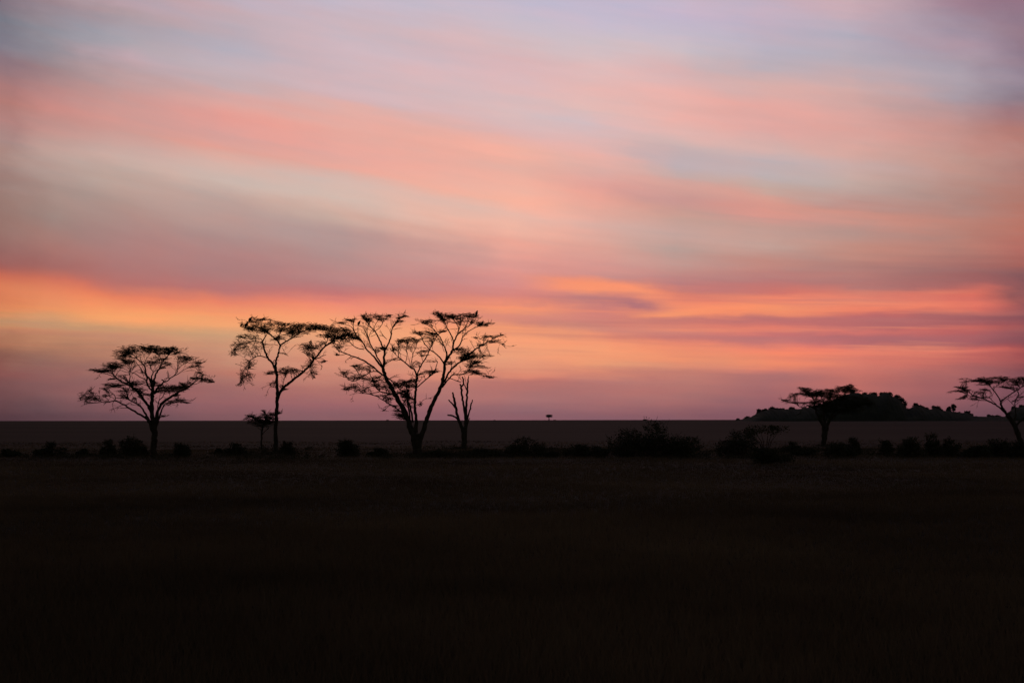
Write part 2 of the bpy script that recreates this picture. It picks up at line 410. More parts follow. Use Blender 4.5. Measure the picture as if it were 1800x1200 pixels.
def make_tree(name, label, cat, group, ox, oy, sc, D, branches, pads, seed, mat=M_BARK, leafsize=.050, droop=0.0,
              drift=.55, pad_scale=1.0, twigs=2.0):
    rnd = random.Random(seed)
    U = lambda X: ox + X / sc
    V = lambda Y: oy + Y / sc
    wood = Acc(); crown = Acc()
    nodes = []          # (px, py, Y, P, r)
    b0 = branches[0][0]
    base = at(U(b0[0]), V(b0[1]), D)
    g = gz(base.x, base.y)
    root = empty(name, (base.x, base.y, g))
    origin = Vector((base.x, base.y, g))
    for bi, br in enumerate(branches):
        w0 = br[0][2] if len(br[0]) > 2 else 4
        full = []
        lastw = w0
        for i, q in enumerate(br):
            lastw = q[2] if len(q) > 2 else max(lastw * .75, 2.2)
            full.append((U(q[0]), V(q[1]), lastw / sc))
        if bi == 0:
            Ys = D; end = 0.0
        else:
            k = min(nodes, key=lambda n: (n[0] - full[0][0]) ** 2 + (n[1] - full[0][1]) ** 2)
            Ys = k[2]
            lenpx = sum(math.hypot(full[i + 1][0] - full[i][0], full[i + 1][1] - full[i][1]) for i in range(len(full) - 1))
            end = rnd.choice((-1, 1)) * rnd.uniform(.35, 1) * drift * lenpx * D / F
            end = max(-3.2, min(3.2, end))
        pts, rad = [], []
        n = len(full)
        for i, (x, y, wpx) in enumerate(full):
            t = i / max(1, n - 1)
            Yd = Ys + end * t ** 1.3
            p = at(x, y, Yd)
            pts.append(p); rad.append(max(.5 * wpx * Yd / F, .008))
        if bi == 0:
            pts.insert(0, Vector((pts[0].x, pts[0].y, g - .25))); rad.insert(0, rad[0] * 1.35)
            pts[1] = Vector((pts[1].x, pts[1].y, max(pts[1].z, g + .12)))
        P, Q = catmull(pts, rad, 4)
        for i in range(1, len(P) - 1):
            j = min(Q[i] * .34, .03) + .010
            P[i] = P[i] + Vector((rnd.uniform(-j, j), rnd.uniform(-j, j), rnd.uniform(-j, j) * .6))
            Q[i] *= rnd.uniform(.9, 1.12)
        wood.tube(P, Q, 8 if Q[0] > .05 else 5)
        # side twigs that ramify along the outer part of each limb
        if bi > 0 and twigs:
            ztop = max(p.z for p in P) + .10
            ln_m = sum((P[i + 1] - P[i]).length for i in range(len(P) - 1))
            for _ in range(int(ln_m * twigs + rnd.random())):
                i = rnd.randint(int(len(P) * .3), len(P) - 2)
                if Q[i] > .11: continue
                tg = (P[i + 1] - P[i]).normalized()
                sd = tg.cross(Vector((rnd.uniform(-1, 1), rnd.uniform(-1, 1), rnd.uniform(-1, 1))))
                if sd.length < .05: continue
                sd.normalize()
                dv = (tg * rnd.uniform(.3, .9) + sd * rnd.uniform(.4, 1.0) + Vector((0, 0, rnd.uniform(-.1, .45) - .5 * droop))).normalized()
                tl = rnd.uniform(.3, .95)
                q, pts2 = P[i].copy(), [P[i].copy()]
                for k2 in range(4):
                    dv = (dv + Vector((rnd.uniform(-.35, .35), rnd.uniform(-.35, .35), rnd.uniform(-.2, .28)))).normalized()
                    q = q + dv * (tl / 4); q.z = min(q.z, ztop); pts2.append(q.copy())
                r0 = min(.022, max(.011, Q[i] * .5))
                crown.tube(pts2, [r0 * (1 - .16 * k2) for k2 in range(5)], 4, False)
                for k2 in (2, 3, 4, 4):
                    d3 = (dv + Vector((rnd.uniform(-.9, .9), rnd.uniform(-.9, .9), rnd.uniform(-.35, .25)))).normalized()
                    spray(crown, pts2[k2], d3, rnd.uniform(.15, .42), rnd, leafsize, rnd.randint(3, 9))
        for i in range(0, len(P)):
            p = P[i]
            v = ROT.transposed() @ (p - CAM)
            nodes.append((900 + F * v.x / -v.z, 600 - F * v.y / -v.z, p.y, p, Q[i]))
    for pad in pads:
        X, Yp, hw, hh, dn = pad[:5]
        cx, cy = U(X), V(Yp)
        rx = hw / sc * pad_scale; rz = hh / sc * pad_scale
        k = min(nodes, key=lambda n: (n[0] - cx) ** 2 + ((n[1] - cy) * 1.3) ** 2 - (0 if n[4] > .2 else 30))
        Yc = k[2] + rnd.uniform(-.5, .5)
        s = Yc / F
        c = at(cx, cy, Yc)
        Rx, Rz = rx * s * 1.08, max(rz * s * 1.25, .05)
        Ry = min(max(Rx * .75, .25), 1.6)
        area = 4 * Rx * Rz * .785
        n = max(4, int(DENS[dn] * area + 1.5 * DENS[dn] / 30))
        dr = pad[5] if len(pad) > 5 else droop
        targets = []
        for i in range(n):
            while True:
                a, b, d = rnd.uniform(-1, 1), rnd.uniform(-1, 1), rnd.uniform(-1, 1)
                if a * a + b * b + d * d < 1: break
            # feather the ends so no pad has a clean rim
            a *= rnd.uniform(.8, 1.2); d *= rnd.uniform(.8, 1.6)
            cl = mnoise.noise(Vector(((c.x + a * Rx) * 2.1, (c.y + b * Ry) * 2.1, (c.z + d * Rz) * 5.0)))
            if cl < -.16 and rnd.random() < .7: continue
            p = c + Vector((a * Rx, b * Ry, d * Rz + .18 * Rz * (1 - a * a)))
            az = rnd.uniform(0, 2 * math.pi)
            dirv = Vector((math.cos(az) + .55 * a, math.sin(az) * .9 + .3 * b, rnd.uniform(-.16, .26) - dr * rnd.uniform(.2, 1.2))).normalized()
            ln = rnd.uniform(.2, .6) * min(1.0, .5 + Rx)
            if dn in 'lv':
                spray(crown, p - dirv * ln * .5, dirv, ln, rnd, leafsize * .85, rnd.randint(5, 10))
            else:
                spray(crown, p - dirv * ln * .5, dirv, ln, rnd, leafsize, rnd.randint(9, 15))
            targets.append(p)
        # connecting twigs
        if not targets: targets.append(c)
        ntw = max(4, int(4 + 9 * Rx * (1.3 if dn in 'dm' else 1.0)))
        cand = sorted(nodes, key=lambda q: (q[3] - c).length - .25 * max(0, c.z - q[3].z))[:26]
        for i in range(ntw):
            tgt = rnd.choice(targets)
            near = sorted(cand, key=lambda q: (q[3] - tgt).length + (.6 if q[3].z > tgt.z + .1 else 0))[:5]
            q = rnd.choice(near); s0 = q[3]
            if (s0 - tgt).length > 2.2: q = near[0]; s0 = q[3]
            if i > 1 and (s0 - tgt).length > 1.1: continue
            ctl = s0.lerp(tgt, .4) + Vector((0, 0, .22 * (tgt.z - s0.z) + rnd.uniform(-.08, .08) - .1 * dr)) + Vector((rnd.uniform(-.12, .12), rnd.uniform(-.12, .12), 0))
            pts = []
            m = 6
            for kx in range(m + 1):
                t = kx / m
                b = s0 * (1 - t) ** 2 + ctl * 2 * t * (1 - t) + tgt * t * t
                if 0 < kx < m: b = b + Vector((rnd.uniform(-1, 1), rnd.uniform(-1, 1), rnd.uniform(-1, 1))) * .035
                pts.append(b)
            r0 = min(.025, max(.013, q[4] * .6))
            crown.tube(pts, [r0 * (1 - .65 * kx / m) for kx in range(m + 1)], 4, False)
            # side twigs
            for _ in range(4):
                kx = rnd.randint(1, m - 1)
                t2 = rnd.choice(targets)
                if (t2 - pts[kx]).length < 1.0:
                    mid = pts[kx].lerp(t2, .5) + Vector((rnd.uniform(-.06, .06), rnd.uniform(-.06, .06), rnd.uniform(-.03, .08)))
                    crown.tube([pts[kx], mid, t2], [.012, .009, .005], 3, False)
    wood.build('trunk', mat, root, origin, smooth=True)
    if crown.v: crown.build('crown', M_LEAF, root, origin)
    tag(root, label, cat, group)
    return root, nodes

GA = 'flat-topped acacia trees on the plain'
# --- spreading acacia, far left
T1 = [
 [(765,1160,66),(766,1050,58),(770,960,58),(770,890,66),(768,830,74)],
 [(745,900,34),(715,815,26),(670,775,22),(600,735,18),(540,700,17),(480,660,15),(420,630,14),(390,622,13),(340,635,10),(290,637,9),(245,625,8),(210,610,6),(150,600,5),(60,620,3)],
 [(390,622,9),(397,590,9),(378,562,8),(330,575,5),(260,600,4),(200,590,3)],
 [(245,625,6),(190,575,5),(150,530,3)],
 [(745,860,30),(702,780,22),(680,740,18),(650,690,16),(610,655,14),(560,630,12),(520,600,11),(508,540,10),(485,512,7),(440,495,5),(390,485,4)],
 [(508,545,7),(528,505,6),(545,470,5)],
 [(760,830,38),(730,710,28),(690,640,26),(640,575,24),(590,520,22),(545,485,20),(490,460,18),(440,430,16),(400,400,14),(375,370,11),(372,335,8),(350,310,6),(320,290,4)],
 [(400,400,8),(335,372,7),(280,355,5),(200,345,3)],
 [(545,485,12),(532,440,11),(538,390,10),(528,350,9),(540,325,8),(528,290,6),(495,270,4)],
 [(538,345,7),(570,312,6),(600,290,4)],
 [(765,840,46),(748,720,40),(748,620,36),(754,540,34),(752,490,30)],
 [(750,530,18),(715,490,17),(700,450,16),(702,405,16),(690,370,14)],
 [(752,490,26),(730,420,20),(700,385,18),(688,345,16),(680,300,13),(650,260,11),(610,225,10),(585,195,8),(540,170,6),(470,150,4)],
 [(690,370,12),(660,345,10),(640,310,9),(615,280,7),(590,255,5)],
 [(680,300,9),(672,270,8),(690,230,6),(720,190,5),(740,150,4)],
 [(610,225,7),(560,210,6),(500,200,5),(440,195,4)],
 [(700,425,9),(640,400,8),(590,365,7),(545,350,6),(500,350,5),(440,325,4)],
 [(755,480,20),(742,395,12),(760,350,10),(735,310,8),(725,280,6),(700,250,4)],
 [(760,350,7),(800,325,6),(830,300,5)],
 [(760,490,24),(775,400,18),(795,350,16),(825,305,15),(845,255,12),(875,220,10),(905,185,8),(930,150,5)],
 [(845,255,8),(835,215,7),(800,180,6),(770,140,4)],
 [(905,185,6),(960,180,5),(1000,150,4)],
 [(765,560,18),(790,515,16),(815,480,16),(845,460,15),(862,440,14),(895,432,11),(925,405,10),(955,385,10),(990,345,8),(995,300,6),(990,250,4)],
 [(955,385,8),(1000,365,7),(1040,335,6),(1100,305,5),(1180,285,4),(1225,270,3)],
 [(862,440,10),(848,425,12),(842,420,9)],
 [(1000,320,6),(1040,280,5),(1090,250,4),(1140,220,3)],
 [(785,850,44),(805,720,28),(850,640,26),(910,600,26),(960,570,24),(1020,530,20),(1080,505,18),(1130,465,14),(1170,435,10),(1210,410,8),(1260,415,6),(1350,445,4)],
 [(1130,465,7),(1160,465,6),(1200,450,4),(1215,430,3)],
 [(1170,435,6),(1150,408,5),(1115,400,3)],
 [(1210,410,6),(1232,375,5),(1190,345,3)],
 [(795,840,26),(825,770,16),(850,690,13),(880,655,11),(940,640,7),(1000,640,5),(1090,640,3)],
 [(800,720,12),(812,630,9),(850,585,8),(870,545,7),(900,515,5)],
 [(830,650,8),(800,640,7),(775,610,5),(800,590,4)],
 [(840,760,6),(865,765,4),(885,760,3)],
]
T1P = [(560,150,150,38,'d'),(470,180,90,34,'d'),(640,105,40,9,'m'),(690,128,110,26,'d'),(790,125,110,20,'d'),(830,165,110,26,'m'),(930,125,110,14,'d'),(890,150,110,22,'m'),(1000,170,80,20,'l'),
 (400,285,120,24,'d'),(350,300,80,20,'d'),(230,330,110,14,'m'),(270,345,80,14,'m'),(540,250,80,15,'d'),(470,225,60,14,'l'),(1070,210,95,20,'m'),(1040,240,100,25,'l'),(1190,263,60,14,'m'),(1140,300,90,12,'l'),
 (820,235,150,25,'l'),(760,270,90,25,'v'),(900,270,60,14,'l'),(890,320,50,8,'v'),(700,260,50,20,'l'),(380,474,110,15,'d'),(330,490,60,14,'m'),(610,452,100,14,'d'),(560,470,80,12,'m'),(290,510,50,12,'l'),(470,385,60,10,'v'),
 (600,515,110,20,'m'),(640,545,80,20,'l'),(480,545,90,25,'l'),(460,585,60,16,'l'),(690,570,60,14,'l'),(130,555,70,28,'l'),(120,605,90,22,'l'),(190,600,60,26,'l'),(130,650,60,18,'v'),(290,580,70,14,'v'),
 (930,520,140,26,'d'),(1000,500,110,16,'d'),(1050,480,60,10,'m'),(850,495,60,16,'m'),(820,540,60,16,'l'),(1000,620,90,18,'m'),(940,650,80,18,'l'),(1070,637,50,12,'l'),(1000,575,60,10,'l'),
 (1240,390,40,20,'l'),(1270,425,70,12,'m'),(1340,442,50,8,'d'),(1180,410,60,10,'m'),(1200,355,50,10,'l'),(1130,410,30,8,'l'),(1100,450,50,8,'l'),(1010,460,40,8,'l'),(862,765,32,12,'l'),(350,428,40,9,'l'),
 (770,465,45,18,'d'),(815,475,35,16,'m'),(560,600,50,10,'v'),(640,590,50,10,'v')]
make_tree('acacia_tree', 'lone umbrella acacia with a domed spreading crown, leftmost of the tall trees', 'tree', GA, 130, 590, 5.455, 100.6, T1, T1P, 11)

# --- Y-shaped acacia with a long flat top
T2 = [
 [(422,1140,40),(420,1030,32),(424,900,28),(428,800,27),(432,720,30),(438,680,34)],
 [(436,690,28),(430,600,24),(428,540,22),(420,480,24)],
 [(418,485,18),(395,440,17),(360,395,16),(340,350,15),(325,310,14),(318,270,13),(338,235,8),(350,210,6)],
 [(318,275,9),(290,272,7),(245,262,5),(200,280,4),(140,290,3),(90,335,3),(68,385,2.5)],
 [(316,268,7),(300,243,6),(240,248,5),(190,240,4),(110,230,3)],
 [(375,410,9),(335,388,8),(290,380,8),(250,395,7),(218,425,6),(208,470,5),(195,520,4),(160,560,3),(122,608,3)],
 [(420,485,18),(425,420,16),(440,370,14),(450,320,13),(455,295,13),(432,262,12),(400,230,11),(370,205,10),(345,180,8),(320,160,5)],
 [(455,297,12),(490,275,12),(540,245,10),(590,210,9),(640,185,7),(700,168,5),(760,160,3)],
 [(540,245,6),(552,215,5),(555,185,4)],
 [(420,245,6),(450,215,5),(470,180,4)],
 [(440,298,5),(400,290,4),(335,295,3)],
 [(445,685,25),(480,630,22),(520,595,20),(580,550,19),(640,500,18),(690,450,17),(720,405,17),(760,360,15),(800,310,14),(850,275,12),(890,245,10),(950,228,7),(1010,220,4)],
 [(722,405,9),(760,395,7),(790,378,6),(815,372,4)],
 [(800,312,8),(820,270,7),(825,240,5),(830,215,4)],
 [(730,410,4),(780,432,4),(830,418,3)],
 [(775,340,5),(740,325,4),(680,320,3)],
 [(424,500,7),(450,510,6),(490,515,5),(495,545,3)],
 [(455,660,5),(478,610,4),(485,560,4),(500,530,3)],
 [(430,585,4),(400,590,3),(375,610,2.5)],
 [(420,500,5),(385,512,4),(350,525,3)],
 [(470,310,3),(490,350,3),(520,380,2.5)],
 [(345,185,6),(310,150,5),(260,120,4),(230,100,4),(380,95,3)],
 [(690,455,4),(690,500,3),(730,555,2.5)],
 [(415,440,5),(400,425,5),(415,408,4)],
 [(260,120,5),(232,109,5),(190,112,3)],
 [(320,162,6),(250,152,5),(184,155,4),(140,150,3)],
]
T2P = [(160,128,30,10,'m'),(178,145,30,18,'m'),(310,96,80,7,'d'),(290,170,95,22,'d'),(230,180,50,16,'d'),(340,185,50,24,'d'),(420,135,95,14,'d'),(450,160,90,20,'m'),(510,185,80,18,'d'),(560,140,110,13,'d'),(600,155,90,12,'m'),(690,150,120,16,'d'),(740,165,90,18,'d'),(800,165,100,18,'d'),
 (880,175,110,20,'d'),(930,190,90,24,'d'),(1000,215,70,24,'d'),(1040,240,40,14,'m'),(830,225,85,16,'d'),(880,240,60,16,'m'),(650,195,80,14,'m'),(540,215,70,18,'l'),(560,190,60,14,'m'),(260,125,80,14,'l'),(220,165,30,14,'m'),
 (150,285,75,26,'l',.4),(130,320,70,26,'l',.5),(100,355,45,20,'l',.6),(180,345,90,34,'l',.5),(250,300,70,50,'v',.5),(230,230,70,16,'l'),(140,232,55,8,'l'),
 (160,565,55,35,'l',.7),(200,470,55,35,'l',.6),(165,520,55,28,'l',.6),(220,545,45,26,'l',.7),(135,605,25,14,'l',.7),(230,430,40,20,'l',.5),
 (660,305,65,14,'d'),(640,335,50,14,'m'),(700,325,60,16,'m'),(650,360,40,14,'v'),(690,455,75,26,'l'),(790,430,50,12,'l'),(700,520,60,28,'l',.3),(735,555,40,10,'v'),
 (520,487,75,12,'d'),(470,510,60,12,'m'),(560,500,50,12,'m'),(385,517,50,12,'d'),(400,600,45,20,'l'),(470,625,30,16,'v'),(505,640,28,8,'v'),(960,280,55,24,'l'),(470,240,70,18,'l'),(760,280,70,14,'l'),(420,240,50,16,'l'),(950,240,50,16,'m'),(700,265,40,10,'v'),(500,365,24,12,'v')]
r2, n2_ = make_tree('acacia_tree', 'tall acacia forking like a Y, with a long flat top of leaves', 'tree', GA, 390, 540, 4.446, 112.0, T2, T2P, 22)

# --- many-limbed acacia, the largest
T3 = [
 [(700,1160,74),(698,1100,74),(692,1040,78),(688,1000,74)],
 [(684,1030,54),(652,960,46),(628,880,41),(590,800,38),(545,720,34),(500,640,32),(465,570,30),(446,510,24),(450,440,18),(455,370,16)],
 [(455,375,13),(432,320,12),(402,260,11),(382,225,9),(345,185,8),(312,145,6),(280,115,4)],
 [(455,370,14),(488,305,11),(505,250,10),(508,210,8),(535,170,7),(560,130,5),(610,105,3)],
 [(382,225,6),(430,180,5),(455,130,4),(512,98,3)],
 [(400,260,5),(375,200,5),(400,150,4),(420,120,3)],
 [(505,250,5),(497,225,4),(500,200,3)],
 [(470,285,4),(450,262,4),(430,245,3)],
 [(446,505,18),(400,450,15),(360,400,12),(320,360,11),(285,300,11),(250,265,10),(225,225,9),(205,190,5),(130,165,4),(70,155,3)],
 [(225,225,5),(218,180,5),(225,140,4)],
 [(446,500,14),(400,420,11),(376,370,10),(350,325,9),(332,270,7),(322,210,5),(345,165,4)],
 [(350,325,7),(320,255,6),(290,195,4),(250,180,3)],
 [(332,280,5),(350,230,4),(375,200,3)],
 [(300,360,8),(250,350,7),(205,320,6),(185,285,4)],
 [(440,555,14),(390,510,13),(330,465,12),(280,435,11),(220,415,9),(160,390,8),(110,370,6),(80,340,4),(65,305,3)],
 [(160,395,5),(120,405,4),(80,400,3)],
 [(140,385,5),(115,350,4),(130,320,3)],
 [(436,550,10),(395,525,9),(350,530,8),(300,560,7),(250,590,6),(210,600,5),(170,570,4),(125,540,3)],
 [(300,560,5),(260,545,5),(240,515,4),(215,490,3)],
 [(535,705,12),(480,690,11),(420,675,9),(385,640,8),(362,580,6),(340,540,4)],
 [(420,675,8),(360,690,6),(300,690,5),(220,650,4),(145,662,3)],
 [(300,690,4),(240,690,3),(190,705,2.5)],
 [(615,860,12),(560,815,10),(500,775,8),(440,740,7),(390,710,6),(330,690,5)],
 [(500,775,5),(470,800,4),(440,825,3)],
 [(465,570,10),(500,590,9),(540,630,8),(575,670,8)],
 [(665,905,16),(655,820,14),(630,740,12),(615,680,10)],
 [(648,905,14),(632,800,14),(622,720,12),(605,675,9)],
 [(690,990,34),(692,880,24),(684,800,22),(685,740,20),(690,660,18),(695,600,18),(698,565,18)],
 [(680,740,12),(650,720,11),(630,690,9),(640,655,6)],
 [(695,570,14),(682,515,12),(650,495,11),(610,460,10),(570,430,8),(555,385,6),(562,345,5),(540,310,3)],
 [(570,432,5),(525,385,4),(490,350,3)],
 [(650,495,7),(660,435,6),(672,385,5),(692,340,4),(700,300,3)],
 [(610,460,5),(625,400,5),(620,350,4),(630,310,3)],
 [(698,570,13),(715,510,11),(742,460,10),(772,410,9),(800,350,8),(830,290,7),(852,250,6),(820,208,5),(790,170,4),(740,155,3)],
 [(852,250,4),(890,228,4),(920,220,3)],
 [(690,655,9),(740,610,9),(790,565,9),(830,520,8),(846,480,6),(853,450,5),(825,450,3)],
 [(745,455,4),(735,420,4),(760,405,3)],
 [(712,1080,42),(748,960,36),(775,880,34),(800,810,32),(830,740,30),(860,680,30),(885,630,28),(895,570,24),(905,500,22),(910,450,20)],
 [(908,480,13),(870,420,10),(830,385,9),(785,352,8),(745,300,6),(728,255,5),(690,238,3)],
 [(910,450,16),(925,395,14),(900,330,10),(880,280,9),(850,240,8),(820,205,6),(760,165,3)],
 [(910,455,18),(940,410,17),(965,370,16),(975,310,13),(1000,255,11),(1015,235,8),(1050,205,7),(1080,160,5),(1095,120,4)],
 [(975,310,10),(960,260,9),(935,215,8),(912,165,6),(900,130,4)],
 [(1005,250,8),(1012,200,7),(990,155,5),(960,115,4)],
 [(1000,255,6),(1025,180,5),(1030,130,4)],
 [(965,370,13),(1010,340,10),(1035,290,9),(1047,258,8),(1090,222,6),(1150,190,5),(1215,172,3)],
 [(1015,240,7),(1060,200,6),(1110,170,5),(1140,140,3)],
 [(902,610,18),(940,535,14),(980,490,13),(1030,450,12),(1080,410,12),(1120,375,11),(1160,345,10),(1200,320,8),(1250,295,6),(1310,262,4),(1342,248,3)],
 [(1200,320,5),(1300,308,4),(1340,325,3),(1372,352,2.5)],
 [(1180,330,5),(1200,295,4),(1140,268,3)],
 [(888,645,14),(940,580,11),(970,550,10),(1030,548,9),(1060,540,8),(1090,515,7),(1105,480,6),(1150,460,4)],
 [(1060,540,6),(1130,535,5),(1180,555,4),(1275,575,2.5)],
 [(915,565,7),(980,590,6),(1030,606,6)],
 [(940,535,6),(960,480,5),(955,440,4)],
 [(905,380,4),(890,330,4),(940,322,3)],
 [(680,780,5),(715,775,4),(745,740,3)],
 [(322,215,5),(290,184,4.5),(258,179,4),(232,181,3)],
 [(1095,120,5),(1144,106,4),(1168,98,3)],
 [(700,765,4),(720,790,3)],
]
T3P = [(120,160,60,8,'l'),(190,140,50,10,'m'),(300,120,45,12,'m'),(330,135,45,14,'m'),(290,105,25,8,'l'),(390,112,55,12,'m'),(430,140,60,16,'l'),(480,108,45,10,'m'),(600,115,38,10,'d'),(556,122,18,14,'d'),(590,150,50,8,'l'),(545,160,30,10,'l'),
 (790,150,70,9,'d'),(740,160,30,8,'m'),(720,240,70,12,'m'),(800,240,60,14,'m'),(800,280,70,26,'l'),(880,224,45,9,'d'),(630,290,90,14,'m'),(580,300,50,12,'m'),(690,290,60,14,'l'),(520,345,45,36,'v'),(640,340,80,26,'v'),(720,380,40,10,'l'),(760,410,40,10,'l'),
 (860,92,50,10,'d'),(840,82,25,7,'m'),(930,110,80,13,'d'),(1000,118,90,14,'d'),(1080,105,80,11,'d'),(1110,150,50,12,'m'),(1150,120,20,8,'m'),(1000,145,80,14,'l'),(1180,165,45,9,'d'),(1260,167,45,5,'l'),(1200,180,50,6,'m'),(900,140,50,12,'m'),
 (1220,262,40,8,'m'),(1290,262,50,10,'l'),(1290,300,60,9,'m'),(1340,330,30,10,'l'),(1180,332,50,8,'m'),(1150,270,30,8,'l'),(1340,250,26,7,'l'),
 (1070,395,70,14,'d'),(1040,365,45,18,'l'),(1130,415,90,12,'d'),(1210,405,50,9,'m'),(1060,430,70,12,'m'),(1150,455,75,12,'m'),(1190,495,55,10,'m'),(1110,525,75,9,'d'),(1160,545,60,10,'m'),(1230,565,60,14,'l'),(1100,480,60,14,'l'),(1040,420,50,16,'l'),(950,460,35,14,'m'),(1240,410,60,6,'l'),(1080,440,60,20,'l'),
 (800,530,70,9,'d'),(850,525,40,9,'m'),(690,480,38,22,'l'),(740,540,25,9,'l'),(440,350,50,14,'m'),(400,365,35,10,'l'),(500,370,40,16,'v'),
 (245,485,50,9,'d'),(300,500,50,14,'m'),(340,490,30,10,'l'),(160,540,45,16,'m'),(205,575,50,14,'m'),(270,560,70,18,'l'),(320,590,60,20,'l'),(170,660,40,12,'m'),(220,640,55,14,'m'),(290,665,80,16,'l'),(400,575,60,14,'m'),(420,600,70,18,'l'),(380,640,60,16,'l'),(460,640,70,22,'m'),(500,690,50,20,'l'),
 (610,600,80,9,'d'),(570,620,60,12,'d'),(650,590,40,8,'m'),(540,640,50,18,'m'),(620,640,60,14,'m'),(660,650,20,30,'v'),(440,720,60,16,'v'),(550,830,45,14,'l'),(560,860,50,14,'m'),(590,880,40,10,'m'),(545,800,35,12,'l'),(490,740,45,16,'l'),(720,768,22,14,'v'),(110,400,35,6,'l'),(100,345,45,20,'l'),(215,280,45,12,'m'),(60,300,40,10,'m'),(560,690,30,16,'m'),(640,730,30,20,'m'),(600,740,30,20,'l'),(460,820,30,10,'v'),(655,780,20,20,'l'),(520,440,40,14,'v')]
r3, n3_ = make_tree('acacia_tree', 'largest acacia, several limbs fanning out from a low fork, thin feathery top', 'tree', GA, 570, 530, 4.285, 103.6, T3, T3P, 33)

# --- bare dead tree
T4 = [
 [(1055,1112,48),(1055,1040,42),(1055,965,44)],
 [(1048,985,30),(1026,920,25),(1005,860,22),(990,800,20),(976,730,17),(967,682,12)],
 [(992,805,14),(965,770,12),(936,738,9)],
 [(1012,890,17),(980,865,14),(928,852,11)],
 [(1062,970,34),(1068,890,27)],
 [(1066,900,20),(1052,790,17),(1040,720,15),(1032,650,15),(1026,622,12)],
 [(1034,640,13),(1050,612,12),(1040,566,10)],
 [(1070,890,22),(1070,800,18),(1074,720,16),(1078,660,15),(1083,600,11),(1088,560,6)],
 [(1076,665,10),(1058,635,8),(1048,612,7)],
 [(1074,895,15),(1094,830,13),(1105,780,11),(1116,738,7)],
 [(1080,915,9),(1097,875,6)],
]
make_tree('dead_tree', 'bare dead tree of broken upright stubs beside the largest acacia', 'dead tree', None, 570, 530, 4.285, 127.0, T4, [], 44, mat=M_DEAD, drift=.35, twigs=0)

# --- low acacia behind the Y-shaped one
T5 = [
 [(312,1120,16),(311,1040,14),(314,970,14),(322,920,15)],
 [(322,925,10),(300,890,8),(260,868,6),(205,850,4)],
 [(322,925,10),(335,880,8),(350,850,6),(330,815,3)],
 [(322,925,9),(370,880,7),(410,845,5),(470,828,3)],
]
T5P = [(225,850,45,9,'d'),(270,862,55,9,'d'),(330,865,80,12,'d'),(350,845,50,10,'d'),(300,884,80,8,'d'),(395,832,40,10,'d'),(460,825,30,9,'m'),(325,807,18,5,'m'),(390,870,50,8,'d'),(200,880,40,4,'l'),(310,900,80,12,'m'),(280,925,55,16,'l'),(350,920,55,16,'l'),(400,900,50,12,'m'),(240,905,45,10,'m')]
make_tree('acacia_tree', 'short flat-topped acacia behind the thin trunk of the Y-shaped acacia', 'tree', GA, 390, 540, 4.446, 125.0, T5, T5P, 55)

# --- acacia in front of the hill
T7 = [
 [(1186,885,52),(1192,800,52),(1198,710,64),(1204,650,80)],
 [(1190,660,40),(1150,590,28),(1112,510,22),(1090,430,16),(1080,370,12),(1040,335,8),(985,290,5),(940,265,3)],
 [(1106,480,11),(1030,440,8),(950,455,7),(900,425,5),(830,400,4),(735,378,3)],
 [(1212,660,42),(1262,570,30),(1300,490,22),(1352,405,14),(1400,335,9),(1440,275,6),(1500,232,3)],
 [(1262,570,24),(1350,505,18),(1450,465,12),(1560,440,8),(1640,425,4)],
 [(1204,660,40),(1192,545,24),(1200,450,16),(1180,380,10),(1150,330,6)],
 [(1200,460,12),(1250,385,8),(1270,320,5)],
 [(1380,360,7),(1340,300,5),(1360,250,3)],
 [(1090,420,7),(1110,340,5),(1130,295,3)],
]
T7P = [(975,252,70,9,'d'),(1010,275,70,16,'d'),(900,316,75,9,'d'),(870,330,50,8,'m'),(1020,320,80,16,'d'),(1130,295,75,18,'d'),(1110,330,60,16,'m'),(1200,305,90,26,'d'),(1250,275,60,12,'d'),(1260,340,80,24,'d'),(1370,250,70,14,'d'),(1350,285,75,16,'d'),(1460,245,65,16,'d'),(1490,222,60,7,'m'),(1530,282,70,12,'d'),(1450,285,60,16,'d'),
 (785,382,50,6,'d'),(860,405,55,9,'d'),(930,405,50,6,'m'),(1020,405,60,8,'d'),(1060,436,55,10,'d'),(1190,400,110,28,'d'),(1140,440,80,20,'d'),(1320,400,110,34,'d'),(1270,470,110,40,'d'),(1440,400,120,50,'d'),(1420,480,110,40,'d'),(1560,400,110,46,'d'),(1660,410,60,34,'d'),(1500,470,110,30,'d'),(1190,490,80,40,'m'),(1150,560,50,30,'m'),(1260,560,50,30,'m'),(1080,305,90,22,'d'),(1180,330,90,30,'d'),(1020,300,80,20,'d'),(1290,310,80,26,'d'),(1420,265,80,18,'d'),(1100,400,80,22,'d'),(1230,450,110,36,'d'),(1360,350,70,26,'d')]
make_tree('acacia_tree', 'broad dark acacia standing in front of the rocky hill', 'tree', GA, 1250, 640, 6.0, 138.0, T7, T7P, 77)

